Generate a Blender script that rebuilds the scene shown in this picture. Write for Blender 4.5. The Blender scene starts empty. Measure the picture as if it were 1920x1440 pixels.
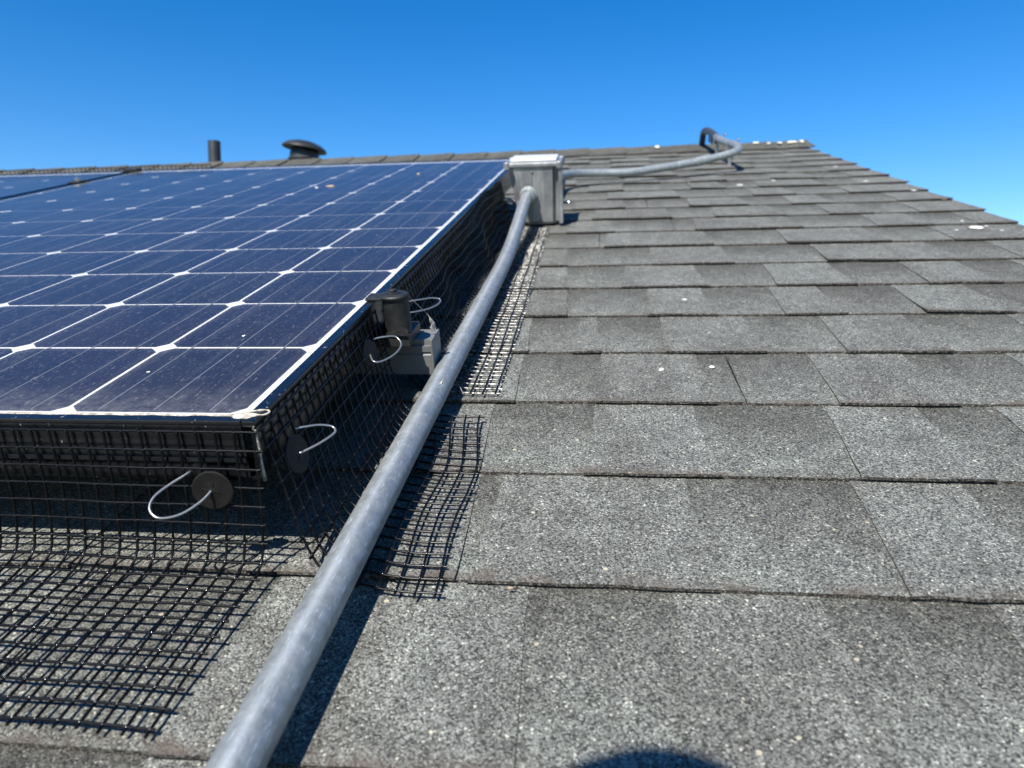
import bpy, bmesh, math, random
from mathutils import Matrix, Vector, noise
random.seed(11)
S = bpy.context.scene
COL = S.collection
PITCH = math.radians(18.43)
M = Matrix.Rotation(PITCH, 4, 'X')          # roof frame (x along courses, y up the slope, z off the roof) -> world

# ------------------------------------------------------------------ camera
cam = bpy.data.cameras.new('camera')
cam_ob = bpy.data.objects.new('camera', cam)
COL.objects.link(cam_ob)
S.camera = cam_ob
CAM = Vector((0.2317, -0.4143, 0.2995))
r_ = Vector((0.992494, 0.114905, -0.041865))
d_ = Vector((0.005232, -0.381913, -0.924183))
f_ = Vector((-0.122182, 0.917027, -0.379648))
rot = Matrix((r_, -d_, -f_)).transposed().to_4x4()
cam_ob.matrix_world = M @ Matrix.Translation(CAM) @ rot
cam.sensor_width = 36.0
cam.lens = 26.19
cam.clip_start = 0.01
cam.clip_end = 5000
cam.dof.use_dof = True
cam.dof.focus_distance = 0.60
cam.dof.aperture_fstop = 9.0

# ------------------------------------------------------------------ sky, sun, exposure
SUN_R = Vector((-0.24, -0.48, 1.0)).normalized()      # towards the sun, roof frame
SUN = (M.to_3x3() @ SUN_R).normalized()
elev = math.asin(SUN.z)
azim = math.atan2(SUN.x, SUN.y)
w = bpy.data.worlds.new('World')
S.world = w
w.use_nodes = True
nt = w.node_tree
nt.nodes.clear()
sky = nt.nodes.new('ShaderNodeTexSky')
sky.sky_type = 'NISHITA'
sky.sun_disc = False
sky.sun_elevation = elev
sky.sun_rotation = azim
sky.altitude = 600
sky.air_density = 1.0
sky.dust_density = 0.25
sky.ozone_density = 3.0
hs = nt.nodes.new('ShaderNodeHueSaturation')
hs.inputs['Saturation'].default_value = 1.42
hs.inputs['Hue'].default_value = 0.505
bg = nt.nodes.new('ShaderNodeBackground')
bg.inputs['Strength'].default_value = 0.106
wo = nt.nodes.new('ShaderNodeOutputWorld')
nt.links.new(sky.outputs[0], hs.inputs['Color'])
nt.links.new(hs.outputs[0], bg.inputs['Color'])
nt.links.new(bg.outputs[0], wo.inputs['Surface'])
sl = bpy.data.lights.new('sun', 'SUN')
sl.energy = 5.0
sl.angle = math.radians(0.53)
sl.color = (1.0, 0.965, 0.9)
so = bpy.data.objects.new('sun', sl)
COL.objects.link(so)
so.rotation_euler = SUN.to_track_quat('Z', 'Y').to_euler()
so.location = (0, 0, 6)
vs = S.view_settings
vs.view_transform = 'Standard'
vs.look = 'None'
vs.exposure = 0.72
vs.gamma = 1.0
S.cycles.max_bounces = 8
S.cycles.transparent_max_bounces = 12
S.cycles.caustics_reflective = False
S.cycles.caustics_refractive = False

# ------------------------------------------------------------------ materials
MATS = {}


class NT:
    def __init__(s, name):
        s.m = bpy.data.materials.new(name)
        s.m.use_nodes = True
        s.t = s.m.node_tree
        s.b = s.t.nodes['Principled BSDF']
        s.out = s.t.nodes['Material Output']
        MATS[name] = s.m

    def n(s, typ, **kw):
        nd = s.t.nodes.new(typ)
        for k, v in kw.items():
            if k in nd.inputs:
                nd.inputs[k].default_value = v
            else:
                setattr(nd, k, v)
        return nd

    def l(s, a, b):
        s.t.links.new(a, b)

    def coords(s, kind='Object', scale=None):
        c = s.n('ShaderNodeTexCoord').outputs[kind]
        if scale:
            mp = s.n('ShaderNodeMapping')
            mp.inputs['Scale'].default_value = scale
            s.l(c, mp.inputs['Vector'])
            c = mp.outputs[0]
        return c

    def noise(s, co, scale, detail=3.0, rough=0.55):
        nd = s.n('ShaderNodeTexNoise')
        nd.inputs['Scale'].default_value = scale
        nd.inputs['Detail'].default_value = detail
        nd.inputs['Roughness'].default_value = rough
        s.l(co, nd.inputs['Vector'])
        return nd.outputs['Fac']

    def voro(s, co, scale, out='Color'):
        nd = s.n('ShaderNodeTexVoronoi')
        nd.inputs['Scale'].default_value = scale
        s.l(co, nd.inputs['Vector'])
        return nd.outputs[out]

    def ramp(s, fac, stops, interp='LINEAR'):
        nd = s.n('ShaderNodeValToRGB')
        r = nd.color_ramp
        r.interpolation = interp
        while len(r.elements) < len(stops):
            r.elements.new(0.5)
        for e, (p, c) in zip(r.elements, stops):
            e.position = p
            e.color = (c, c, c, 1) if isinstance(c, (int, float)) else (*c, 1)
        s.l(fac, nd.inputs[0])
        return nd.outputs[0]

    def mix(s, fac, a, b, mode='MIX'):
        nd = s.n('ShaderNodeMix')
        nd.data_type = 'RGBA'
        nd.blend_type = mode
        for v, i in ((fac, 0), (a, 6), (b, 7)):
            if hasattr(v, 'is_linked') or hasattr(v, 'links'):
                s.l(v, nd.inputs[i])
            elif i == 0:
                nd.inputs[0].default_value = v
            else:
                nd.inputs[i].default_value = (v, v, v, 1) if isinstance(v, (int, float)) else (*v, 1)
        return nd.outputs[2]

    def math(s, op, a, b=0.5, c=None):
        nd = s.n('ShaderNodeMath')
        nd.operation = op
        for v, i in ((a, 0), (b, 1), (c, 2)):
            if v is None:
                continue
            if hasattr(v, 'links'):
                s.l(v, nd.inputs[i])
            else:
                nd.inputs[i].default_value = v
        return nd.outputs[0]

    def bump(s, h, strength=0.3, dist=0.001):
        nd = s.n('ShaderNodeBump')
        nd.inputs['Strength'].default_value = strength
        nd.inputs['Distance'].default_value = dist
        s.l(h, nd.inputs['Height'])
        s.l(nd.outputs[0], s.b.inputs['Normal'])

    def set(s, color=None, rough=None, metal=None, spec=None):
        for v, k in ((color, 'Base Color'), (rough, 'Roughness'), (metal, 'Metallic'), (spec, 'Specular IOR Level')):
            if v is None:
                continue
            if hasattr(v, 'links'):
                s.l(v, s.b.inputs[k])
            elif k == 'Base Color':
                s.b.inputs[k].default_value = (*v, 1)
            else:
                s.b.inputs[k].default_value = v
        return s


def granule_material(name, shadow_band, tone=1.0):
    g = NT(name)
    co = g.coords('Object')
    v = g.voro(co, 880)
    sep = g.n('ShaderNodeSeparateColor')
    g.l(v, sep.inputs[0])
    grain = g.ramp(sep.outputs[0], [(0.0, (.036, .035, .033)), (.16, (.088, .086, .081)), (.40, (.146, .148, .139)),
                                    (.68, (.205, .210, .198)), (.90, (.300, .303, .281)), (.985, (.52, .50, .44))], 'CONSTANT')
    # bigger stray pale granules
    v2 = g.voro(co, 190)
    sep2 = g.n('ShaderNodeSeparateColor')
    g.l(v2, sep2.inputs[0])
    d2 = g.voro(co, 190, 'Distance')
    stray = g.math('MULTIPLY', g.math('GREATER_THAN', sep2.outputs[1], .993), g.math('LESS_THAN', d2, .30))
    grain = g.mix(stray, grain, (.52, .47, .36))
    # soft blotches, cooler and warmer
    n1 = g.noise(co, 11, 4, .6)
    blot = g.ramp(n1, [(.28, (.80, .785, .77)), (.55, (1.0, 1.0, 1.0)), (.78, (1.10, 1.13, 1.11))])
    colr = g.mix(1.0, grain, blot, 'MULTIPLY')
    n3 = g.noise(co, 46, 3, .6)
    colr = g.mix(1.0, colr, g.ramp(n3, [(.3, .80), (.7, 1.14)]), 'MULTIPLY')
    oi = g.n('ShaderNodeObjectInfo')
    colr = g.mix(1.0, colr, g.ramp(oi.outputs['Random'], [(0, (.93, .92, .915)), (.5, (1, 1, 1)), (1, (1.05, 1.065, 1.06))]), 'MULTIPLY')
    if tone != 1.0:
        colr = g.mix(1.0, colr, (tone, tone * .98, tone * .92), 'MULTIPLY')
    colr = g.mix(1.0, colr, (1.015, 1.01, .955), 'MULTIPLY')
    uv = g.n('ShaderNodeUVMap')
    uv.uv_map = 'slope'
    sx = g.n('ShaderNodeSeparateXYZ')
    g.l(uv.outputs[0], sx.inputs[0])
    wob = g.math('MULTIPLY_ADD', g.noise(co, 30, 3, .6), .20, -.10)
    s_ = g.math('ADD', sx.outputs[1], wob)
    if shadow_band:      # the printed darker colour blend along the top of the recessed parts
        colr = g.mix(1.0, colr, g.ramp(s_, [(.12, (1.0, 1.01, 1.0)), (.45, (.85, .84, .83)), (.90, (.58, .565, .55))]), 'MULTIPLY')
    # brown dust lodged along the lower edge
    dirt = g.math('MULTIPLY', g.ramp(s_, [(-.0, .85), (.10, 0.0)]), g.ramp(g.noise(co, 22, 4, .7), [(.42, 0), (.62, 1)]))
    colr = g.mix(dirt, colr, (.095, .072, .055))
    run = g.noise(g.coords('Object', (26, 2.2, 1)), 1, 4, .6)
    colr = g.mix(1.0, colr, g.ramp(run, [(.32, (.86, .85, .84)), (.6, (1.04, 1.04, 1.04))]), 'MULTIPLY')
    spot = g.math('MULTIPLY', g.ramp(g.noise(co, 17, 2, .5), [(.70, 0), (.76, 1)]), .55)
    colr = g.mix(spot, colr, (.03, .028, .026))
    g.set(colr, .85, 0, .35)
    h = g.math('ADD', g.math('MULTIPLY', g.voro(co, 880, 'Distance'), -1.0), g.math('MULTIPLY', sep.outputs[1], .5))
    g.bump(h, .7, .0009)
    return g.m


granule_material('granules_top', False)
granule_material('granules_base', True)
granule_material('granules_cap', False, .62)

a = NT('asphalt_edge')
co = a.coords('Object')
a.set(a.ramp(a.noise(co, 420, 3, .7), [(.34, (.014, .012, .010)), (.50, (.060, .054, .047)), (.68, (.21, .195, .17))]), .9, 0, .2)
a.bump(a.noise(co, 500, 2), .8, .002)

a = NT('galvanised')
co = a.coords('Object')
sp = a.voro(co, 240)
ss = a.n('ShaderNodeSeparateColor')
a.l(sp, ss.inputs[0])
streak = a.noise(a.coords('Object', (170, 3.0, 170)), 1.0, 4, .65)
base = a.ramp(a.noise(co, 95, 6, .75), [(.34, (.262, .280, .277)), (.66, (.385, .405, .396))])
base = a.mix(1.0, base, a.ramp(ss.outputs[0], [(0, .93), (1, 1.06)]), 'MULTIPLY')
base = a.mix(a.ramp(streak, [(.58, 0), (.70, .6)]), base, (.62, .64, .63))
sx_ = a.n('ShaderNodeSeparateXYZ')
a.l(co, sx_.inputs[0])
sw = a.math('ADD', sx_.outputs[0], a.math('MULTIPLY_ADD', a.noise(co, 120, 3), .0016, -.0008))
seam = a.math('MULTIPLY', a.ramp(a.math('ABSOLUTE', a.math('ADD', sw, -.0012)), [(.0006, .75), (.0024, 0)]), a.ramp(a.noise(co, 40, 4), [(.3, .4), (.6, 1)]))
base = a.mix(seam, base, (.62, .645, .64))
scr = a.noise(a.coords('Object', (1100, 110, 1100)), 1.0, 2, .5)
base = a.mix(a.ramp(scr, [(.63, 0), (.69, .75)]), base, (.70, .72, .70))
a.set(base, a.ramp(a.noise(co, 60, 3), [(.3, .42), (.7, .60)]), .6, .5)
a.bump(a.noise(co, 420, 3, .7), .25, .001)

a = NT('cast_aluminium')
co = a.coords('Object')
base = a.ramp(a.noise(co, 16, 5, .65), [(.3, (.17, .168, .162)), (.55, (.32, .32, .315)), (.75, (.50, .50, .495))])
drip = a.noise(a.coords('Object', (70, 70, 8)), 1, 4, .6)
base = a.mix(a.ramp(drip, [(.5, 0), (.72, .6)]), base, (.62, .62, .60))
base = a.mix(a.ramp(a.noise(co, 60, 3, .6), [(.60, 0), (.72, .6)]), base, (.16, .145, .125))
a.set(base, .48, .65, .5)
a.bump(a.noise(co, 120, 3), .15, .002)

a = NT('lid_aluminium')
co = a.coords('Object')
a.set(a.ramp(a.noise(co, 30, 4), [(.3, (.66, .67, .66)), (.7, (.80, .81, .80))]), .42, .35, .5)

a = NT('black_wire')
co = a.coords('Object')
a.set(a.ramp(a.noise(co, 260, 2), [(.4, (.0015, .0015, .002)), (.75, (.005, .005, .006))]), .32, 0, .26)
a = NT('weld_node')
a.set((.02, .02, .02), .16, 0, .9)
a = NT('glint_wire')  # sun glints painted onto the black wire as a paler grey
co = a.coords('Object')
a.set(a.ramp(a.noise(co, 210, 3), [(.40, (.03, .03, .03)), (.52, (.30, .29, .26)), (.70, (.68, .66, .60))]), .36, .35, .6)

a = NT('clip_wire')
a.set((.42, .42, .41), .36, .8, .5)

a = NT('clip_disc')
co = a.coords('Object')
a.set(a.ramp(a.noise(co, 110, 3), [(.35, (.006, .0055, .005)), (.7, (.013, .012, .011))]), .5, 0, .25)

a = NT('frame_black')
co = a.coords('Object')
base = a.ramp(a.noise(co, 45, 4), [(.3, (.003, .0035, .005)), (.75, (.008, .009, .011))])
fl = a.ramp(a.noise(co, 230, 3, .7), [(.665, 0), (.70, .75)])
base = a.mix(fl, base, (.34, .32, .28))
a.set(base, a.ramp(a.noise(co, 80, 3), [(.3, .20), (.7, .30)]), .0, .65)

a = NT('black_plastic')
co = a.coords('Object')
a.set(a.ramp(a.noise(co, 120, 3), [(.35, (.010, .0105, .0105)), (.72, (.026, .027, .026))]), .52, 0, .4)

a = NT('vent_black')
co = a.coords('Object')
a.set(a.ramp(a.noise(co, 22, 4), [(.35, (.014, .014, .014)), (.72, (.034, .034, .032))]), .5, 0, .5)

a = NT('rail_dark')
co = a.coords('Object', (4, 160, 160))
a.set(a.ramp(a.noise(co, 1, 3), [(.35, (.17, .17, .163)), (.7, (.24, .24, .23))]), .5, .35, .5)
a = NT('shaded_conduit')  # conduit grey darkened: shade at the ridge end put into the colour
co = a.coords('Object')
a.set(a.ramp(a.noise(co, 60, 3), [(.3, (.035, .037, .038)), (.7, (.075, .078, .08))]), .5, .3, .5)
a = NT('rail_cap')
a.set((.03, .03, .03), .4, .2, .5)

a = NT('backsheet')
co = a.coords('Object')
a.set(a.ramp(a.noise(co, 60, 4), [(.3, (.66, .67, .68)), (.7, (.78, .79, .80))]), .5, 0, .4)

a = NT('silicon')
co = a.coords('Object')
fin = a.math('SINE', a.math('MULTIPLY', a.coords('Object'), 1.0), 0)
sxyz = a.n('ShaderNodeSeparateXYZ')
a.l(a.coords('Object'), sxyz.inputs[0])
wv = a.math('SINE', a.math('MULTIPLY', sxyz.outputs[1], 2 * math.pi / .0022))
fing = a.ramp(wv, [(.80, 0.0), (1.0, .22)])
oi = a.n('ShaderNodeObjectInfo')
base = a.ramp(oi.outputs['Random'], [(0, (.0040, .0048, .0170)), (.5, (.0048, .0056, .0200)), (1, (.0065, .0058, .0190))])
tint = a.ramp(a.noise(co, 8, 2), [(.35, (.8, .9, 1.2)), (.7, (1.25, 1.0, 1.0))])
base = a.mix(1.0, base, tint, 'MULTIPLY')
base = a.mix(fing, base, (.20, .21, .26))
a.set(base, .45, 0, .4)

a = NT('busbar')
a.set((.20, .205, .24), .5, .2, .5)

# solar glass: clear sheet with fresnel reflection and a thin film of dust
a = NT('solar_glass')
t = a.t
t.nodes.remove(a.b)
co = a.coords('Object')
tr = a.n('ShaderNodeBsdfTransparent')
gl = a.n('ShaderNodeBsdfGlossy')
gl.inputs['Roughness'].default_value = .16
fr = a.n('ShaderNodeFresnel')
fr.inputs['IOR'].default_value = 1.45
mx = a.n('ShaderNodeMixShader')
a.l(fr.outputs[0], mx.inputs[0])
a.l(tr.outputs[0], mx.inputs[1])
a.l(gl.outputs[0], mx.inputs[2])
df = a.n('ShaderNodeBsdfDiffuse')
df.inputs['Color'].default_value = (.60, .59, .56, 1)
film = a.ramp(a.noise(co, 9, 4, .6), [(.35, .006), (.75, .018)])
spk = a.ramp(a.noise(co, 520, 2, .6), [(.63, 0), (.74, .13)])
stk = a.ramp(a.noise(a.coords('Object', (420, 90, 90)), 1, 3, .65), [(.60, 0), (.76, .17)])
big = a.ramp(a.voro(co, 21, 'Distance'), [(.012, .5), (.022, 0)])
gy = a.n('ShaderNodeSeparateXYZ')
a.l(co, gy.inputs[0])
low = a.math('MULTIPLY', a.ramp(gy.outputs[1], [(.004, .42), (.013, .12), (.06, 0)]), a.ramp(a.noise(co, 120, 4, .7), [(.35, .15), (.7, 1)]))
runm = a.ramp(a.noise(a.coords('Object', (55, 2.5, 1)), 1, 4, .6), [(.52, 0), (.75, .035)])
big = a.math('ADD', a.math('ADD', big, low), runm)
dust = a.math('ADD', a.math('ADD', film, spk), a.math('ADD', stk, big))
mx2 = a.n('ShaderNodeMixShader')
a.l(dust, mx2.inputs[0])
a.l(mx.outputs[0], mx2.inputs[1])
a.l(df.outputs[0], mx2.inputs[2])
a.l(mx2.outputs[0], a.out.inputs['Surface'])

a = NT('pale_dirt')
co = a.coords('Object')
a.set(a.ramp(a.noise(co, 260, 4, .7), [(.30, (.13, .10, .07)), (.48, (.42, .37, .29)), (.62, (.60, .57, .50))]), .95, 0, .1)
a.bump(a.noise(co, 500, 3), .6, .001)

a = NT('dropping')
co = a.coords('Object')
a.set(a.ramp(a.noise(co, 160, 3), [(.35, (.52, .49, .40)), (.55, (.80, .78, .72))]), .8, 0, .3)

a = NT('cobweb')
a.set((.50, .49, .45), .9, 0, .2)
a = NT('dry_leaf')
co = a.coords('Object')
a.set(a.ramp(a.noise(co, 120, 3), [(.3, (.26, .17, .10)), (.7, (.46, .36, .27))]), .8, 0, .2)
a = NT('steel_bright')
a.set((.78, .78, .78), .22, 1.0, .5)
a = NT('stucco')
co = a.coords('Object')
a.set(a.ramp(a.noise(co, 40, 4), [(.3, (.44, .40, .34)), (.7, (.54, .50, .43))]), .9)
a = NT('painted_trim')
co = a.coords('Object')
a.set(a.ramp(a.noise(co, 12, 4), [(.3, (.18, .165, .15)), (.7, (.24, .22, .20))]), .6)
a = NT('lawn')
co = a.coords('Object')
a.set(a.ramp(a.noise(co, .7, 6, .7), [(.3, (.035, .055, .02)), (.55, (.06, .085, .03)), (.8, (.12, .11, .06))]), .95)
a = NT('decking')
co = a.coords('Object')
a.set(a.ramp(a.noise(co, 30, 3), [(.3, (.03, .03, .03)), (.7, (.06, .06, .06))]), .9)


# ------------------------------------------------------------------ mesh helpers (all in the roof frame)
class MB:
    def __init__(s):
        s.v, s.f, s.mi, s.uv, s.sm = [], [], [], [], []

    def add(s, vs, fs, mi=0, uv=None, smooth=False):
        o = len(s.v)
        s.v += [Vector(p) for p in vs]
        s.uv += uv if uv else [(0, 0)] * len(vs)
        for f in fs:
            s.f.append([i + o for i in f])
            s.mi.append(mi)
            s.sm.append(smooth)

    def box(s, lo, hi, ch=0.0, mi=0):
        bm = bmesh.new()
        bmesh.ops.create_cube(bm, size=1)
        for v in bm.verts:
            v.co = Vector([(l + h) / 2 + c * (h - l) for l, h, c in zip(lo, hi, v.co)])
        if ch:
            bmesh.ops.bevel(bm, geom=list(bm.edges), offset=ch, segments=2, affect='EDGES', profile=.5)
        s.frombm(bm, mi, bool(ch) and False)

    def frombm(s, bm, mi=0, smooth=False, mat=None):
        bm.verts.index_update()
        s.add([(mat @ v.co if mat else v.co.copy()) for v in bm.verts], [[v.index for v in f.verts] for f in bm.faces], mi, None, smooth)
        bm.free()

    def tube(s, path, r, n=8, mi=0, cap=True, smooth=True):
        P = [Vector(p) for p in path]
        rr = r if isinstance(r, (list, tuple)) else [r] * len(P)
        t0 = (P[1] - P[0]).normalized()
        u = t0.orthogonal().normalized()
        vs = []
        for i, p in enumerate(P):
            if i == 0:
                t = P[1] - P[0]
            elif i == len(P) - 1:
                t = P[-1] - P[-2]
            else:
                t = (P[i + 1] - P[i]).normalized() + (P[i] - P[i - 1]).normalized()
            t.normalize()
            u = (u - t * u.dot(t)).normalized()
            b = t.cross(u)
            for k in range(n):
                a_ = 2 * math.pi * k / n
                vs.append(p + (u * math.cos(a_) + b * math.sin(a_)) * rr[i])
        fs = []
        for i in range(len(P) - 1):
            for k in range(n):
                k2 = (k + 1) % n
                fs.append((i * n + k, i * n + k2, (i + 1) * n + k2, (i + 1) * n + k))
        s.add(vs, fs, mi, None, smooth)
        if cap:
            o = len(vs)
            s.add(vs[:n], [list(range(n))[::-1]], mi)
            s.add(vs[-n:], [list(range(n))], mi)

    def lathe(s, prof, c, axis, n=32, mi=0, smooth=True):
        ax = Vector(axis).normalized()
        u = ax.orthogonal().normalized()
        b = ax.cross(u)
        c = Vector(c)
        for i in range(len(prof) - 1):        # every band keeps its own rings: crisp machined edges
            vs = []
            for r, z in prof[i:i + 2]:
                for k in range(n):
                    a_ = 2 * math.pi * k / n
                    vs.append(c + ax * z + (u * math.cos(a_) + b * math.sin(a_)) * r)
            s.add(vs, [(k, (k + 1) % n, (k + 1) % n + n, k + n) for k in range(n)], mi, None, smooth)

    def octa(s, c, r, mi=0):
        c = Vector(c)
        s.add([c + Vector(d) * r for d in ((1, 0, 0), (-1, 0, 0), (0, 1, 0), (0, -1, 0), (0, 0, 1), (0, 0, -1))],
              [(0, 2, 4), (2, 1, 4), (1, 3, 4), (3, 0, 4), (2, 0, 5), (1, 2, 5), (3, 1, 5), (0, 3, 5)], mi, None, True)

    def build(s, name, mats, parent=None, base=(0, 0, 0)):
        base = Vector(base)
        me = bpy.data.meshes.new(name)
        me.from_pydata([p - base for p in s.v], [], s.f)
        for m in ([mats] if isinstance(mats, str) else mats):
            me.materials.append(MATS[m])
        for p, m, sm in zip(me.polygons, s.mi, s.sm):
            p.material_index = m
            p.use_smooth = sm
        if any(u != (0, 0) for u in s.uv):
            lay = me.uv_layers.new(name='slope')
            for lp in me.loops:
                lay.data[lp.index].uv = s.uv[lp.vertex_index]
        bm = bmesh.new()
        bm.from_mesh(me)
        bmesh.ops.recalc_face_normals(bm, faces=bm.faces)
        bm.to_mesh(me)
        bm.free()
        o = bpy.data.objects.new(name, me)
        COL.objects.link(o)
        if parent is not None:
            o.parent = parent
        else:
            o.matrix_world = M @ Matrix.Translation(base)
        return o


def tag(o, label=None, cat=None, group=None, kind=None):
    for k, v in (('label', label), ('category', cat), ('group', group), ('kind', kind)):
        if v:
            o[k] = v
    return o


def thing(name, base, label, cat, group=None):
    o = bpy.data.objects.new(name, None)
    COL.objects.link(o)
    o.empty_display_size = .05
    o.matrix_world = M @ Matrix.Translation(Vector(base))
    return tag(o, label, cat, group)


def copy_tree(o, parent=None):
    c = o.copy()
    COL.objects.link(c)
    if parent is not None:
        c.parent = parent
    for ch in list(o.children):
        copy_tree(ch, c)
    return c


def spline(pts, n=8):
    P = [Vector(p) for p in pts]
    P = [P[0] * 2 - P[1]] + P + [P[-1] * 2 - P[-2]]
    out = []
    for i in range(1, len(P) - 2):
        p0, p1, p2, p3 = P[i - 1:i + 3]
        for k in range(n):
            t = k / n
            out.append(.5 * ((2 * p1) + (p2 - p0) * t + (2 * p0 - 5 * p1 + 4 * p2 - p3) * t * t + (3 * p1 - p0 - 3 * p2 + p3) * t ** 3))
    out.append(P[-2])
    return out


def smoothstep(a, b, x):
    t = min(1, max(0, (x - a) / (b - a)))
    return t * t * (3 - 2 * t)


# ------------------------------------------------------------------ setting: ground, house, roof
RAKE = 1.02
RIDGE = 2.79
EAVE = -0.90
LEFT = -3.4
Y0 = -0.0255
EXP = 0.1432
sin2, cos2 = math.sin(2 * PITCH), math.cos(2 * PITCH)
UP = Vector((0, math.sin(PITCH), math.cos(PITCH)))

me = bpy.data.meshes.new('ground')
g = 3000
me.from_pydata([(-g, -g, -4.2), (g, -g, -4.2), (g, g, -4.2), (-g, g, -4.2)], [], [(0, 1, 2, 3)])
me.materials.append(MATS['lawn'])
ground = bpy.data.objects.new('ground', me)
COL.objects.link(ground)
tag(ground, 'dry green lawn far below the roof', None, None, 'structure')

mb = MB()
zd = -.010
far = 3.4
mb.add([(LEFT, EAVE, zd), (RAKE - .02, EAVE, zd), (RAKE - .02, RIDGE, zd), (LEFT, RIDGE, zd),
        (LEFT, RIDGE + far * cos2, zd - far * sin2), (RAKE - .02, RIDGE + far * cos2, zd - far * sin2),
        (LEFT, EAVE, zd - .03), (RAKE - .02, EAVE, zd - .03), (RAKE - .02, RIDGE, zd - .035), (LEFT, RIDGE, zd - .035),
        (LEFT, RIDGE + far * cos2, zd - far * sin2 - .03), (RAKE - .02, RIDGE + far * cos2, zd - far * sin2 - .03)],
       [(0, 1, 2, 3), (3, 2, 5, 4), (6, 9, 8, 7), (9, 10, 11, 8), (0, 6, 7, 1), (4, 5, 11, 10), (1, 7, 8, 2), (2, 8, 11, 5), (0, 3, 9, 6), (3, 4, 10, 9)])
roof = mb.build('roof', 'decking')
tag(roof, 'grey shingle roof slope carrying the solar panels', None, None, 'structure')

# house below the roof (world-upright walls)
Mi = M.inverted()


def wpt(x, y, z):
    return Mi @ Vector((x, y, z))


ey = (M @ Vector((0, EAVE + .3, -.06)))
ry = (M @ Vector((0, RIDGE, -.06)))
fy = (M @ Vector((0, RIDGE + (far - .3) * cos2, -.06 - (far - .3) * sin2)))
house = thing('house', wpt(-1.2, ry.y, -4.2), 'stucco house under the grey shingle roof', 'house')
hb = wpt(-1.2, ry.y, -4.2)
for nm, x in (('gable_wall', RAKE - .30), ('gable_wall', LEFT + .30)):
    mb = MB()
    pts = [(ey.y, -4.2), (fy.y, -4.2), (fy.y, fy.z), (ry.y, ry.z), (ey.y, ey.z)]
    vs = [wpt(x, y, z) for y, z in pts] + [wpt(x - .12, y, z) for y, z in pts]
    n = len(pts)
    mb.add(vs, [list(range(n)), list(range(n, 2 * n))] + [(i, (i + 1) % n, (i + 1) % n + n, i + n) for i in range(n)])
    mb.build(nm, 'stucco', house, hb)
for (y0, y1, zt) in ((ey.y, ey.y + .12, ey.z), (fy.y - .12, fy.y, fy.z)):
    mb = MB()
    vs = [wpt(x, y, z) for x in (LEFT + .31, RAKE - .43) for y in (y0, y1) for z in (-4.2, zt - .05)]
    mb.add(vs, [(0, 1, 3, 2), (4, 5, 7, 6), (0, 1, 5, 4), (2, 3, 7, 6), (0, 2, 6, 4), (1, 3, 7, 5)])
    mb.build('eave_wall', 'stucco', house, hb)
for a0, a1 in (((EAVE, 0), (RIDGE, 0)), ((RIDGE, 0), (RIDGE + far * cos2, -far * sin2))):
    mb = MB()
    x0, x1 = RAKE - .018, RAKE - .002
    z0, z1 = zd - .004, zd - .14
    mb.add([(x, y, z + zz) for x in (x0, x1) for (y, z) in (a0, a1) for zz in (z0, z1)],
           [(0, 1, 3, 2), (4, 5, 7, 6), (0, 1, 5, 4), (2, 3, 7, 6), (0, 2, 6, 4), (1, 3, 7, 5)])
    mb.build('fascia_board', 'painted_trim', house, hb)

# ------------------------------------------------------------------ shingles
ZO = -.0015


def zbase(s):
    return .0027 * (1 - s) + .0004 + ZO


def ztab(s):
    return .0039 * (1 - s) + .0010 + ZO


KTOP = int((RIDGE - Y0) / EXP)
known = {-1: [.02, .186, .275, .363, .459, .560, .66, .79, .88, 1.06],
         0: [.00, .133, .151, .297, .421, .502, .60, .74, .83, 1.06],
         1: [-.02, .125, .223, .317, .437, .52, .59, .70, .82, 1.06],
         2: [-.01, .140, .229, .335, .457, .558, .666, .76, .87, 1.06],
         3: [-.03, .137, .200, .223, .304, .41, .505, .608, .731, .83, .93, 1.06],
         4: [.01, .132, .132, .177, .295, .373, .469, .539, .642, .74, .87, 1.06],
         5: [.03, .171, .265, .379, .490, .591, .702, .787, .870, 1.06]}


def zone_edges(k):
    """alternating tab starts / ends for course k"""
    tabs = []
    if k in known:
        e = known[k]
        tabs = [(e[i], e[i + 1]) for i in range(0, len(e) - 1, 2) if e[i + 1] - e[i] > .01]
        x = e[0]
    else:
        x = RAKE + .04
    x_end = x - (.02 if k not in known else random.uniform(.09, .17))
    while x_end > LEFT:
        wd = random.choice((.09, .12, .14, .17, .19)) * random.uniform(.9, 1.1)
        tabs.append((x_end - wd, x_end))
        x_end = x_end - wd - random.choice((.09, .11, .14, .17)) * random.uniform(.9, 1.15)
    return tabs


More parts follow.
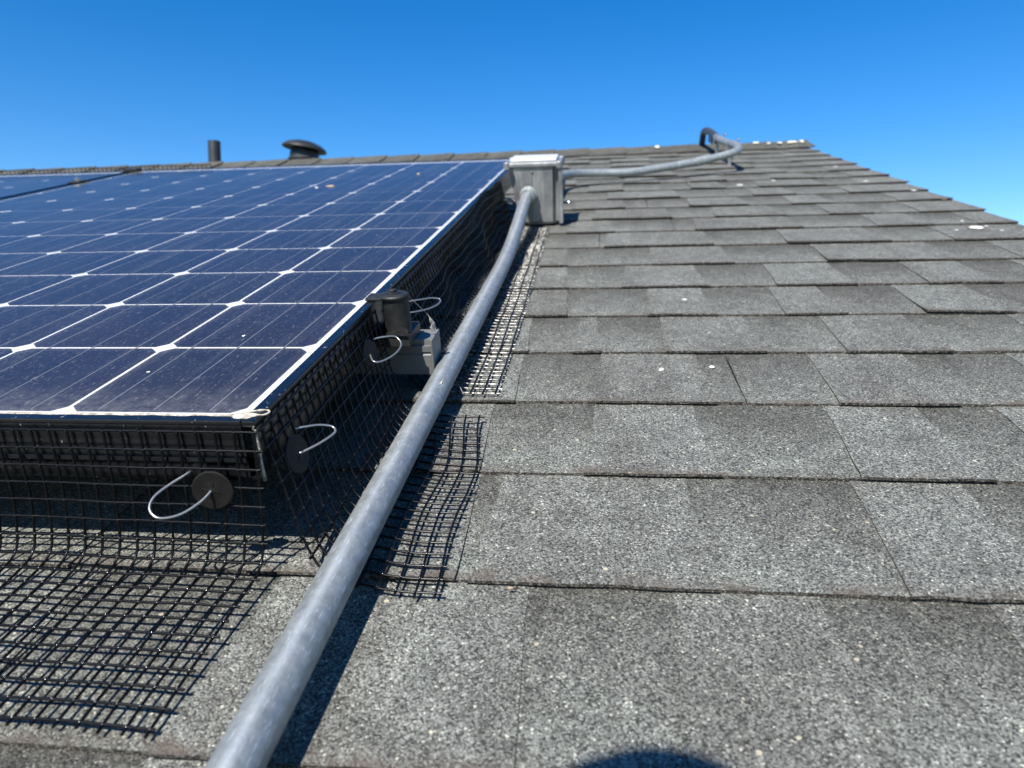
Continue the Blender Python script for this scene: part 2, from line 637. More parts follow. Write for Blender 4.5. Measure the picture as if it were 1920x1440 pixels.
def sheet(mb, xs_of, y0, ys, zf, th, uvs, curl, nx, jb):
    """thin shaped shingle piece: xs_of(s) -> (xl, xr); top granules, cut edges asphalt"""
    ny = len(ys)
    grid, uv = [], []
    jit = [random.uniform(-jb, jb) for _ in range(nx + 1)]
    for j, s_ in enumerate(ys):
        xl, xr = xs_of(s_)
        for i in range(nx + 1):
            t = i / nx
            x = xl + (xr - xl) * t
            cu = curl[0] * (1 - t) + curl[1] * t
            z = zf(s_) + cu * max(0, 1 - s_) ** 3
            y = y0 + s_ * EXP + (jit[i] if j == 0 else 0)
            if i in (0, nx) and 0 < j < ny - 1:
                x += random.uniform(-jb, jb) * .7
            grid.append(Vector((x, y, z)))
            uv.append((t, max(.001, s_)))
    W = nx + 1
    mb.add(grid, [(j * W + i, j * W + i + 1, (j + 1) * W + i + 1, (j + 1) * W + i) for j in range(ny - 1) for i in range(nx)], 0, uv)
    dn = Vector((0, 0, -th))
    rim = [j * W for j in range(ny - 1, -1, -1)] + list(range(1, W)) + [j * W + nx for j in range(1, ny)]
    top = [grid[i] for i in rim]
    bot = [p + dn for p in top]
    n = len(rim)
    mb.add(top + bot, [(i, i + 1, n + i + 1, n + i) for i in range(n - 1)], 1, [(.5, .02)] * (2 * n))


SY = [0, .06, .2, .5, .8, 1.0, 1.16]
for k in range(-6, KTOP + 1):
    yb = Y0 + EXP * k
    top = min(1.16, (RIDGE - yb) / EXP)
    ys = [s_ for s_ in SY if s_ < top - .02] + [top]
    # backing strips, about a metre long each
    strips = []
    end = RAKE + random.uniform(-.002, .006)
    xr = end
    first = {2: .368, 3: .304}.get(k)
    while xr > LEFT:
        xl = first if (first and xr == end) else xr - (random.uniform(.35, .99) if xr == end else .99)
        xl = max(xl, LEFT)
        if xr - xl > .02:
            mb = MB()
            c = random.uniform(0, .0008) if xr != end else random.uniform(.0003, .002)
            sheet(mb, lambda s_: (xl + .0008, xr - .0008), yb, ys, zbase, .0032, None, (0.0, c), 10, .0012)
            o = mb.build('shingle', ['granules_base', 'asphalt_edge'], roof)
            strips.append((xl, xr, o))
        xr = xl
    for (tl, tr) in zone_edges(k):
        tr2 = min(tr, end + random.uniform(-.001, .004))
        if tr2 - tl < .02:
            continue
        yc = yb + .07
        if tr2 < -.03 and .10 < yc < 1.45:
            continue                       # out of sight below the panels
        tp = random.uniform(.004, .009)
        at_rake = tr2 > RAKE - .02
        par = roof
        for xl, xr, o in strips:
            if xl <= (tl + tr2) / 2 <= xr:
                par = o
        mb = MB()
        if at_rake:
            cl, cr = random.uniform(0, .001), random.uniform(.0005, .003)
        elif tl > .55 and k > 3:
            cl, cr = random.uniform(.0005, .004), random.uniform(.0, .002)
        else:
            q = .0012 + .0018 * smoothstep(5, 12, k)
            cl, cr = random.uniform(0, q), random.uniform(0, q)
        sheet(mb, lambda s_: (tl - tp * max(0, .75 - s_) * 1.2, (tr2 if at_rake else tr2 + tp * max(0, .75 - s_) * 1.2)), yb - .0024, ys, ztab, .0022, None, (cl, cr), 5, .0011)
        mb.build('shingle_tab', ['granules_top', 'asphalt_edge'], par)

# a few shingle courses on the far slope keep the ridge honest from other positions
mb = MB()
for k in range(0, 22):
    d0, d1 = .03 + k * EXP, .03 + (k + 1) * EXP + .02
    def fp(x, d, z):
        return (x, RIDGE + d * cos2 + z * sin2, -d * sin2 + z * cos2)
    mb.add([fp(LEFT, d0, -.004), fp(RAKE, d0, -.004), fp(RAKE, d1, .004), fp(LEFT, d1, .004), fp(LEFT, d1, -.004), fp(RAKE, d1, -.004)],
           [(0, 1, 2, 3), (3, 2, 5, 4)], 0, [(0, .6)] * 6)
tag(mb.build('far_slope_shingles', ['granules_top'], roof), kind='stuff')

# ridge caps: folded over the ridge, each lapping the next
x = RAKE + .012
while x > LEFT + .1:
    L = .205
    exp_ = random.uniform(.138, .146)
    mb = MB()
    h1, h0 = .0125 + random.uniform(-.001, .002), .0065
    wd = .125
    rows = []
    nx = 3
    for i in range(nx + 1):
        t = i / nx
        xx = x - L * (1 - t)
        h = h0 + (h1 - h0) * t
        ring = []
        for d in (-1, -.55, -.16, 0, .16, .55, 1):
            if d <= 0:
                p = Vector((xx, RIDGE + d * wd, h + (0 if d else .010) - (.003 if d == -1 else 0)))
                if d == -.16:
                    p.z += .003
            else:
                q = d * wd
                p = Vector((xx, RIDGE + q * cos2 + h * sin2, -q * sin2 + h * cos2 + (.003 if d == .16 else 0)))
            p.y += random.uniform(-.001, .001)
            ring.append(p)
        rows.append(ring)
    vs = [p for r in rows for p in r]
    W = 7
    mb.add(vs, [(i * W + j, i * W + j + 1, (i + 1) * W + j + 1, (i + 1) * W + j) for i in range(nx) for j in range(W - 1)], 0, [(.5, .6)] * len(vs))
    dn = Vector((0, 0, -.0045))
    e = rows[-1]
    mb.add(e + [p + dn for p in e], [(j, j + 1, W + j + 1, W + j) for j in range(W - 1)], 1, [(.5, .02)] * 14)
    e = [r[0] for r in rows]
    mb.add(e + [p + dn for p in e], [(j, j + 1, nx + 1 + j + 1, nx + 1 + j) for j in range(nx)], 1, [(.5, .02)] * (2 * nx + 2))
    mb.build('ridge_cap', ['granules_cap', 'asphalt_edge'], roof)
    x -= exp_

# the roof is not quite square to the panel array
for o in [roof] + [c for c in roof.children_recursive]:
    for v in o.data.vertices:
        v.co.y += .04 * (v.co.x - .5) * min(1, max(0, v.co.y / 2.8))

# ------------------------------------------------------------------ solar panels
P = .128
ZC = .106
XR, XL = .0145, -8 * P - .0145
YB, YT = -.0145, 12 * P + .032


def make_panel():
    base = Vector((XR, YB, ZC))
    root = thing('solar_panel', base, 'nearest solar panel, dark blue cells with white grid, beside the grey conduit', 'solar panel', 'solar panels mounted on the roof')
    zt, zb_ = ZC + .0018, .065
    lip = .0088
    # frame rails: outer wall + top lip + bottom flange
    def rail(x0, x1, y0, y1, inner):
        mb = MB()
        mb.box((x0, y0, ZC - .0015), (x1, y1, zt), .0008)
        t_ = .002
        if inner == 'x-':
            mb.box((x1 - t_ - .0004, y0 + .0004, zb_), (x1 - .0004, y1 - .0004, ZC - .0014), 0)
            mb.box((x1 - .028, y0 + .0006, zb_), (x1 - .0026, y1 - .0006, zb_ + .002), 0)
        if inner == 'x+':
            mb.box((x0 + .0004, y0 + .0004, zb_), (x0 + t_ + .0004, y1 - .0004, ZC - .0014), 0)
            mb.box((x0 + .0026, y0 + .0006, zb_), (x0 + .028, y1 - .0006, zb_ + .002), 0)
        if inner == 'y+':
            mb.box((x0 + .0004, y0 + .0004, zb_), (x1 - .0004, y0 + t_ + .0004, ZC - .0014), 0)
            mb.box((x0 + .0006, y0 + .0026, zb_), (x1 - .0006, y0 + .028, zb_ + .002), 0)
            mb.box((x0 + .0006, y0 - .0012, zb_ + .014), (x1 - .0006, y0 + .0002, zb_ + .017), 0)
        if inner == 'y-':
            mb.box((x0 + .0004, y1 - t_ - .0004, zb_), (x1 - .0004, y1 - .0004, ZC - .0014), 0)
            mb.box((x0 + .0006, y1 - .028, zb_), (x1 - .0006, y1 - .0026, zb_ + .002), 0)
        return mb.build('frame_rail', 'frame_black', root, base)
    rail(XR - lip, XR, YB, YT, 'x-')
    rail(XL, XL + lip, YB, YT, 'x+')
    rail(XL + lip + .0002, XR - lip - .0002, YB, YB + lip, 'y+')
    rail(XL + lip + .0002, XR - lip - .0002, YT - lip, YT, 'y-')
    mb = MB()
    mb.box((XL + .004, YB + .004, ZC - .004), (XR - .004, YT - .004, ZC - .0006))
    mb.build('backsheet', 'backsheet', root, base)
    h, c = P / 2 - .0019, .0078
    out = [(h - c, -h), (h, -h + c), (h, h - c), (h - c, h), (-h + c, h), (-h, h - c), (-h, -h + c), (-h + c, -h)]
    out = [(x, y * (P / 2 - .0023) / h) for x, y in out]
    mb = MB()
    mb.add([(x, y, 0) for x, y in out] + [(x, y, -.0004) for x, y in out], [list(range(8))] + [(i, (i + 1) % 8, (i + 1) % 8 + 8, i + 8) for i in range(8)])
    proto = None
    for i in range(8):
        for j in range(12):
            loc = Vector((-(i + .5) * P, (j + .5) * P, ZC)) - base
            if proto is None:
                proto = mb.build('solar_cell', 'silicon', root)
                o = proto
            else:
                o = proto.copy()
                COL.objects.link(o)
                o.parent = root
            o.location = loc
    proto = None
    for i in range(8):
        for q in (-1, 0, 1):
            loc = Vector((-(i + .5) * P + q * .0395, 6 * P, ZC + .00012)) - base
            if proto is None:
                mb = MB()
                mb.box((-.00045, -6 * P + .004, -.0001), (.00045, 6 * P - .004, .00012))
                proto = mb.build('busbar', 'busbar', root)
                o = proto
            else:
                o = proto.copy()
                COL.objects.link(o)
                o.parent = root
            o.location = loc
    mb = MB()
    mb.add([(XL + lip - .003, YB + lip - .003, ZC + .0010), (XR - lip + .003, YB + lip - .003, ZC + .0010), (XR - lip + .003, YT - lip + .003, ZC + .0010), (XL + lip - .003, YT - lip + .003, ZC + .0010)], [(0, 1, 2, 3)])
    mb.build('glass_pane', 'solar_glass', root, base)
    return root


panel = make_panel()
WID = XR - XL
GAP = .018
panel2 = copy_tree(panel)
panel2.matrix_world = M @ Matrix.Translation(Vector((XR - WID - GAP, YB, ZC)))
panel2['label'] = 'far solar panel at the left edge, beyond the black gap strip'

# dirt caked along the lower frame lip of the near panel
base = Vector((XR, YB, ZC))
mb = MB()
n = 150
vs, fs = [], []
for i in range(n + 1):
    x = XL + .02 + (XR - .0105 - XL - .02) * i / n
    n_ = noise.noise(Vector((x * 60, 3, 0)))
    n2 = noise.noise(Vector((x * 260, 9, 0)))
    y1 = YB + .0115 + .0006 * n_
    y0 = YB + .0072 + .0010 * n_ + .0010 * n2
    vs += [(x, y0, ZC + .00185), (x, (y0 + y1) / 2, ZC + .0020), (x, y1, ZC + .0012)]
    if i < n:
        o = i * 3
        fs += [(o, o + 3, o + 4, o + 1), (o + 1, o + 4, o + 5, o + 2)]
mb.add(vs, fs, 0, None, True)
# heap and crusted ring at the corner
bm = bmesh.new()
bmesh.ops.create_icosphere(bm, subdivisions=3, radius=1)
for v in bm.verts:
    q = 1 + .35 * noise.noise(v.co * 2.3)
    v.co = Vector((v.co.x * .0085 * q, v.co.y * .0050 * q, v.co.z * .0007))
mb.frombm(bm, 0, True, Matrix.Translation((XR - .0105, YB + .0085, ZC + .0016)))
ring = [(XR - .0125 + .0095 + .0078 * math.cos(t), YB + .0125 + .0032 * math.sin(t) + .0012 * math.sin(2 * t), ZC + .0021) for t in [i * .3 for i in range(-6, 12)]]
mb.tube(ring, [.0006 + .0003 * noise.noise(Vector((i, 2.2, .3))) for i in range(len(ring))], 6)
mb.tube([(XR + .0002, YB - .0004, ZC - .004), (XR + .0006, YB - .0006, ZC - .015), (XR + .0004, YB - .0004, ZC - .026), (XR + .0006, YB - .0006, ZC - .040)], [.0006, .0011, .0007, .0012], 6)
o = mb.build('dirt_crust', 'pale_dirt', panel, base)
o['label'] = 'pale dirt crusted along the lower lip and corner'

# strip and clamp between the two panels
b = Vector((XL - GAP / 2, YB, .05))
gs = thing('gap_rail', b, 'black strip with a bolted clamp in the gap between the two solar panels', 'rail')
mb = MB()
mb.box((XL - GAP + .002, YB, .055), (XL - .002, YT, .0985), .001)
mb.build('strip', 'frame_black', gs, b)
for yy in (1.3257, .25):
    mb = MB()
    mb.box((XL - GAP - .006, yy - .02, ZC + .0019), (XL + .006, yy + .02, ZC + .0055), .001)
    o = mb.build('clamp', 'black_plastic', gs, b)
    mb = MB()
    mb.lathe([(0, .014), (.0045, .014), (.006, .0125), (.006, .005), (0, .005)], (XL - GAP / 2, yy, ZC), (0, 0, 1), 6, 0, False)
    mb.lathe([(.0, .0146), (.0028, .0146), (.0028, .0138)], (XL - GAP / 2, yy, ZC), (0, 0, 1), 10)
    mb.build('bolt', 'steel_bright', o, b)
mb = MB()
mb.box((XL - GAP - .012, YT - .03, ZC + .0019), (XL + .012, YT - .004, ZC + .009), .001)
mb.build('clamp', 'black_plastic', gs, b)
mb = MB()
mb.box((XL - GAP + .002, .24, -.004), (XL - .002, .30, .0548))
mb.build('foot', 'frame_black', gs, b)

# ------------------------------------------------------------------ mounting rail with end clamp
b = Vector((.045, .265, 0))
rl = thing('mounting_rail', b, 'grey mounting rail end with round black clamp holding the near panel edge', 'rail')
mb = MB()
prof = [(.0, .034), (.0, .0545), (.0015, .0555), (.0015, .0572), (.0, .0582), (.0, .0640), (.0035, .0640), (.0035, .0700), (.036, .0700), (.036, .034)]
mbv = [(x, .272 + y, z - .0085) for x in (-1.02, .0598) for y, z in prof]
n = len(prof)
mb.add(mbv, [list(range(n)), list(range(n, 2 * n))] + [(i, (i + 1) % n, (i + 1) % n + n, i + n) for i in range(n)])
mb.build('rail', 'rail_dark', rl, b)
mb = MB()
mb.box((.0599, .2715, .0250), (.0620, .3085, .0620), .0006)
mb.build('end_cap', 'rail_dark', rl, b)
mb = MB()
mb.box((.020, .2505, .0620), (.0450, .2980, .0740), .0012)
o = mb.build('slide_plate', 'rail_cap', rl, b)
mb = MB()
cx, cy = .0325, .262
mb.lathe([(.0, .0744), (.0122, .0744), (.0125, .078), (.0125, .1095), (.0, .1095)], (cx, cy, 0), (0, 0, 1), 32)
mb.build('clamp_post', 'black_plastic', rl, b)
mb = MB()
mb.lathe([(.0, .1096), (.0136, .1096), (.0145, .1103), (.0145, .1116), (.0132, .1128), (.006, .1136), (.0, .1136)], (cx - .0015, cy, 0), (0, 0, 1), 36)
mb.box((.0050, cy - .010, .1082), (.0235, cy + .010, .1110), .0008)
cp = mb.build('clamp_cap', 'black_plastic', rl, b)
mb = MB()
mb.lathe([(.0, .1172), (.0030, .1172), (.0038, .1166), (.0038, .1135)], (cx - .002, cy, 0), (0, 0, 1), 6, 0, False)
mb.lathe([(.0030, .1136), (.0068, .1138), (.0068, .1143), (.0030, .1146)], (cx - .002, cy, 0), (0, 0, 1), 20)
mb.build('bolt', 'black_plastic', cp, b)
mb = MB()
mb.add([(cx - .011, cy - .0128, .0744), (cx + .012, cy - .0140, .0744), (cx + .013, cy - .0128, .0805), (cx + .0065, cy - .0128, .0835), (cx - .011, cy - .0128, .0765)], [(0, 1, 2, 3, 4)])
mb.build('gusset', 'black_plastic', rl, b)
for fx in (-.12, -.9):
    mb = MB()
    mb.box((fx - .03, .272, -.004), (fx + .03, .306, .0253), .001)
    mb.build('rail_foot', 'frame_black', rl, b)

# ------------------------------------------------------------------ galvanised conduit from the eave to the box
b = Vector((.073, -.3, .0))
cd = thing('conduit', b, 'long galvanised grey conduit running up the roof into the junction box', 'conduit')
pts = [(.0722, -1.05, .0260), (.0728, -.6, .0260), (.0730, -.25, .0260), (.0730, .0, .0262), (.0732, .25, .0265), (.0733, .5, .0268), (.0733, .66, .0272), (.0732, .76, .0288), (.0728, .84, .0335), (.0722, .92, .0415), (.0718, 1.00, .0520), (.0714, 1.07, .0615), (.0712, 1.12, .0662), (.0710, 1.16, .0680), (.0710, 1.21, .0685)]
mb = MB()
mb.tube(spline(pts, 6), .01175, 40)
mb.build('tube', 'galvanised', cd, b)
mb = MB()
mb.lathe([(.0118, -.034), (.0150, -.034), (.0152, -.010), (.0185, -.009), (.0185, .0), (.0118, .0)], (.0710, 1.196, .0684), (0, 1, .0), 28)
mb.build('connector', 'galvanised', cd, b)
for yy in (-.78,):
    mb = MB()
    arc = [(.0727 + .0128 * math.cos(t), yy, .026 + .0128 * math.sin(t)) for t in [i * math.pi / 10 for i in range(11)]]
    arc = [(.12, yy, .004), (.0857, yy, .004)] + arc + [(.0597, yy, .004), (.04, yy, .004)]
    for dy in (-.01, .0):
        pass
    vs = [(p[0], p[1] + dy, p[2]) for p in arc for dy in (-.01, .01)]
    mb.add(vs, [(2 * i, 2 * i + 1, 2 * i + 3, 2 * i + 2) for i in range(len(arc) - 1)], 0, None, True)
    mb.build('strap', 'galvanised', cd, b)

# ------------------------------------------------------------------ junction box
b = Vector((.085, 1.25, 0))
jb = thing('junction_box', b, 'weathered grey metal junction box with bright lid at the conduit end', 'box')
bm = bmesh.new()
bmesh.ops.create_cube(bm, size=1)
for v in bm.verts:
    top_ = v.co.z > 0
    x = (.027 if top_ else .050) if v.co.x < 0 else (.1345 if top_ else .1335)
    v.co = Vector((x, 1.2 if v.co.y < 0 else 1.295, .124 if top_ else .004))
bmesh.ops.bevel(bm, geom=[e for e in bm.edges if abs((e.verts[0].co - e.verts[1].co).normalized().z) > .6], offset=.012, segments=5, affect='EDGES')
bmesh.ops.bevel(bm, geom=[e for e in bm.edges if all(v.co.z < .006 for v in e.verts)], offset=.006, segments=3, affect='EDGES')
mb = MB()
mb.frombm(bm, 0, False)
mb.build('body', 'cast_aluminium', jb, b)
mb = MB()
mb.box((.022, 1.1955, .1243), (.1415, 1.2995, .1345), .0025)
lid = mb.build('lid_rim', 'cast_aluminium', jb, b)
mb = MB()
mb.box((.0325, 1.206, .1340), (.1315, 1.289, .1412), .003)
mb.build('lid', 'lid_aluminium', jb, b)
for ex, ey_ in ((.0265, 1.1995), (.137, 1.1995), (.0265, 1.2955), (.137, 1.2955)):
    mb = MB()
    mb.lathe([(0, .1362), (.0045, .1362), (.0062, .1355), (.0070, .1340), (.0070, .122), (0, .122)], (ex, ey_, 0), (0, 0, 1), 16)
    e = mb.build('lid_ear', 'cast_aluminium', jb, b)
    mb = MB()
    mb.lathe([(0, .1378), (.0028, .1376), (.0030, .1362)], (ex, ey_, 0), (0, 0, 1), 10)
    mb.build('screw', 'steel_bright', e, b)
mb = MB()
mb.box((.1347, 1.196, .006), (.1440, 1.206, .121), .0018)
mb.box((.1347, 1.206, .010), (.1385, 1.285, .118), .001)
mb.build('side_flange', 'cast_aluminium', jb, b)
mb = MB()
mb.lathe([(0, .0), (.010, .0), (.011, -.004), (.011, -.0085)], (.1475, 1.232, .083), (1, 0, 0), 16)
mb.build('knockout_plug', 'cast_aluminium', jb, b)
mb = MB()
mb.tube([(.1385, 1.222, .047), (.156, 1.219, .047)], .003, 10)
mb.octa((.157, 1.219, .047), .0042)
mb.build('ground_screw', 'steel_bright', jb, b)
for q in ((.047, 1.1995, .052), (.079, 1.1995, .115)):
    mb = MB()
    mb.lathe([(0, .0025), (.0025, .002), (.003, 0)], q, (0, -1, 0), 10)
    mb.build('screw', 'cast_aluminium', jb, b)
mb = MB()
mb.tube([(.0235, 1.200, .060), (.010, 1.19, .058), (.035, 1.198, .050)], .0018, 6)
mb.build('tie_wire', 'clip_wire', jb, b)

# ------------------------------------------------------------------ second conduit from the box over the ridge
b = Vector((.45, 1.6, 0))
c2 = thing('conduit', b, 'short grey conduit leaving the box and curving over the roof ridge', 'conduit')
pts = [(.095, 1.285, .085), (.096, 1.34, .0845), (.098, 1.44, .072), (.101, 1.56, .056), (.107, 1.67, .046), (.124, 1.75, .0420), (.160, 1.80, .0385), (.225, 1.832, .0335), (.3025, 1.858, .0300), (.395, 1.905, .0345), (.495, 1.955, .0420), (.570, 1.988, .0520), (.618, 2.012, .0610), (.6400, 2.045, .0670), (.6440, 2.12, .0720), (.6380, 2.22, .0705), (.6332, 2.32, .0690), (.6305, 2.45, .0705), (.6290, 2.57, .0765), (.6215, 2.68, .0805), (.6180, 2.745, .0680), (.6190, 2.785, .0300), (.6195, 2.83, -.010), (.62, 3.1, -.20)]
sp2 = spline(pts, 5)
cut = [i for i, p in enumerate(sp2) if p.y > 2.46][0]
mb = MB()
mb.tube(sp2[:cut + 1], .01175, 28)
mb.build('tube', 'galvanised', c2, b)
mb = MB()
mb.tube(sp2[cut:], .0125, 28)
mb.build('elbow', 'shaded_conduit', c2, b)
mb = MB()
mb.lathe([(.0118, .0), (.0185, .0), (.0185, .009), (.0150, .010), (.0150, .030), (.0118, .030)], (.0955, 1.2955, .0852), (0, 1, -.02), 24)
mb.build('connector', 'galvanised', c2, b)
mb = MB()
mb.tube([(.500, 1.957, .0425), (.545, 1.977, .0482)], .0140, 24)
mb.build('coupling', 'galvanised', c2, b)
mb = MB()
mb.box((.617, 2.50, .045), (.643, 2.60, .0700), .004)
mb.build('elbow_body', 'rail_cap', c2, b)
for (px, py, pz) in ((.6395, 2.20, .0705), (.6306, 2.44, .0703)):
    mb = MB()
    vs = []
    for i in range(13):
        t = i * math.pi / 12
        for dy in (-.009, .009):
            vs.append((px + .0128 * math.cos(t), py + dy, pz + .0128 * math.sin(t)))
    mb.add(vs, [(2 * i, 2 * i + 1, 2 * i + 3, 2 * i + 2) for i in range(12)], 0, None, True)
    mb.box((px + .0122, py - .009, pz - .020), (px + .0142, py + .009, pz + .002))
    mb.box((px - .0142, py - .009, pz - .020), (px - .0122, py + .009, pz + .002))
    mb.box((px - .005, py - .004, .0), (px + .005, py + .004, pz - .0125), .001)
    s_ = mb.build('strap', 'galvanised', c2, b)
    mb = MB()
    mb.tube([(px + .013, py, pz - .004), (px + .022, py - .004, pz + .010)], .0032, 8)
    mb.octa((px + .023, py - .004, pz + .013), .0062)
    mb.build('screw', 'steel_bright', s_, b)

# ------------------------------------------------------------------ black wire mesh skirts
PIT = .0127
RW = .00098


def skirt(name, label, surf, na, nt_, group='wire mesh guards around the panels', over=(.35, .35), sub=2, rw=RW, wob=.0005, seed=0, glint_row=99):
    """surf(a, t): a = index along the panel edge, t = index down the profile (both in pitches)"""
    mb = MB()

    def pt(a_, t_):
        p = Vector(surf(a_, t_))
        n3 = noise.noise_vector(p * 34 + Vector((seed, 0, 0)))
        q = min(1, t_ / 2.0)
        return p + Vector(n3) * wob * q
    for i in range(na + 1):
        path = []
        steps = nt_ * sub
        path = [pt(i, -.15)] + [pt(i, nt_ * j / steps) for j in range(steps + 1)] + [pt(i, nt_ + over[1] * random.uniform(.5, 1.1))]
        if glint_row < nt_:
            cut = 1 + glint_row * sub
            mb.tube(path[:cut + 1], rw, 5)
            mb.tube([p + Vector((0, 0, rw * .4)) for p in path[cut:]], rw, 6, 1)  # flat end of the cross wire takes the painted glint colour
        else:
            mb.tube(path, rw, 5)
    for j in range(nt_ + 1):
        steps = na * sub
        path = [pt(-over[0] * random.uniform(.5, 1.1), j)] + [pt(na * i / steps, j) for i in range(steps + 1)] + [pt(na + over[0] * random.uniform(.4, 1), j)]
        path = [p + Vector((0, 0, rw * (1.9 if j >= glint_row else .5))) for p in path]
        mb.tube(path, rw * (1.15 if j >= glint_row else 1), 5)
    for i in range(na + 1):
        for j in range(nt_ + 1):
            mb.octa(pt(i, j) + Vector((0, 0, rw * .5)), rw * 1.5, 2)
    base = Vector(surf(na / 2, nt_))
    o = mb.build(name, ['black_wire', 'glint_wire', 'weld_node'], None, base)
    return tag(o, label, 'wire mesh', group)


def profile(pts, n=240):
    """arc-length parametrised curve"""
    P_ = spline([Vector((x, 0, z)) for x, z in pts], 24)
    acc = [0]
    for i in range(1, len(P_)):
        acc.append(acc[-1] + (P_[i] - P_[i - 1]).length)

    def f(s_):
        if s_ <= 0:
            d = (P_[1] - P_[0]).normalized()
            q = P_[0] + d * s_
            return q.x, q.z
        for i in range(1, len(P_)):
            if acc[i] >= s_:
                t = (s_ - acc[i - 1]) / max(1e-9, acc[i] - acc[i - 1])
                q = P_[i - 1].lerp(P_[i], t)
                return q.x, q.z
        d = (P_[-1] - P_[-2]).normalized()
        q = P_[-1] + d * (s_ - acc[-1])
        return q.x, q.z
    f.length = acc[-1]
    return f


# front skirt: hangs from the lower frame edge and flares out over the shingles
pf = profile([(.0165, .1005), (.0180, .080), (.0205, .055), (.0240, .032), (.0300, .0165), (.0420, .0110), (.075, .0085), (.115, .0060), (.162, .0045)])
nt_f = int(pf.length / PIT)


def front(a_, t_):
    s_ = t_ * PIT
    y, z = pf(s_)
    x = .0135 - a_ * PIT
    bow = .0014 * math.sin(x * 15 + 1) + .0004 * math.sin(x * 55)
    lift = .0010 * (1 + math.sin(x * 14 + y * 12)) * smoothstep(.03, .10, y)
    z += lift
    x += -.004 * smoothstep(.02, .15, y) * math.sin(x * 9 + 2) - .002 * smoothstep(.0, .1, s_)
    return (x, -y - bow * smoothstep(0, .05, s_), z)


skirt('wire_mesh_guard', 'black wire mesh under the lower panel edge, flared out over the shingles', front, 84, nt_f, sub=2, seed=3)

# right skirt, near piece: from the corner to the mounting rail
pr = profile([(.0165, .1005), (.0200, .080), (.0260, .055), (.0340, .032), (.0440, .014), (.0560, .0060), (.085, .0050), (.112, .0048), (.139, .0045)])
nt_r = int(pr.length / PIT)


def right_near(a_, t_):
    s_ = t_ * PIT
    x, z = pr(s_)
    y = -.010 + a_ * PIT - .035 * smoothstep(.02, .165, s_)
    x -= .012 * smoothstep(.1, .25, y) * smoothstep(.06, .14, s_)
    x += .0014 * math.sin(y * 40 + s_ * 20) * smoothstep(.0, .06, s_)
    z += .0016 * (1 + math.sin(y * 33 + 1)) * smoothstep(.07, .14, s_)
    return (x, y, z)


skirt('wire_mesh_guard', 'black wire mesh at the near panel corner, spread under the conduit', right_near, 20, nt_r, seed=8)

# right skirt, far piece: from the rail to the junction box and on to the panel top
pr2 = profile([(.0165, .1005), (.0195, .082), (.0240, .056), (.0300, .032), (.0390, .014), (.0520, .0062), (.080, .0045), (.108, .0042), (.134, .0040)])
nt_r2 = int(pr2.length / PIT)


def right_far(a_, t_):
    s_ = t_ * PIT
    x, z = pr2(s_)
    y = .288 + a_ * PIT - .022 * smoothstep(.06, .165, s_)
    x -= .010 * smoothstep(.3, 1.2, y) * smoothstep(.06, .14, s_)
    x += (.0040 * math.sin(y * 17 + .6) + .0025 * math.sin(y * 41)) * smoothstep(.0, .05, s_) * (1 - smoothstep(.09, .13, s_))
    z += .0013 * (1 + math.sin(y * 29)) * smoothstep(.07, .14, s_)
    z += .0125 * math.exp(-((y - .92) / .10) ** 2) * (1 - smoothstep(.0, .05, s_))
    if y > 1.17:
        x = min(x, .0225 + .02 * (1 - smoothstep(1.17, 1.2, y))) if y < 1.31 else x
    return (x, y, z)


skirt('wire_mesh_guard', 'black wire mesh from the rail clamp to the junction box, glinting in sun', right_far, 69, nt_r2, seed=15, glint_row=9)

# upper skirt along the far edge of the panels
pu = profile([(.0, .117), (.0035, .100), (.010, .070), (.020, .03), (.05, .006), (.09, .005)])
nt_u = int(pu.length / PIT)


def upper(a_, t_):
    y, z = pu(t_ * PIT)
    x = -.83 - a_ * PIT
    return (x, YT + .003 + y, z + .0012 * math.sin(x * 30))


skirt('wire_mesh_guard', 'black wire mesh standing along the far upper edge of the panels', upper, 96, nt_u, sub=1, seed=21)


# ------------------------------------------------------------------ mesh clips: round washer and bent wire
def clip(label, c, nrm, r, wire_pts, rw=.0008):
    base = Vector(c)
    t = thing('mesh_clip', base, label, 'clip', 'washer clips pinning the mesh to the frame')
    mb = MB()
    mb.lathe([(0, -.0004), (r * .96, -.0002), (r, .0004), (r, .0010), (r * .93, .0014), (r * .5, .0011), (r * .16, .0016), (0, .0024)], c, nrm, 36)
    dsk = mb.build('washer', 'clip_disc', t, base)
    mb = MB()
    cc = Vector(c) + Vector(nrm).normalized() * .0014
    u = Vector(nrm).orthogonal().normalized()
    v = Vector(nrm).normalized().cross(u)
    for k in range(4):
        a_ = .5 + k * math.pi / 2
        d = u * math.cos(a_) + v * math.sin(a_)
        mb.tube([cc + d * r * .10 + Vector(nrm).normalized() * .0005, cc + d * r * .5], [.00035, .0001], 4)
    mb.build('star_prong', 'clip_disc', dsk, base)
    mb = MB()
    mb.tube(spline(wire_pts, 7), rw, 10)
    mb.build('wire', 'clip_wire', t, base)
    return t


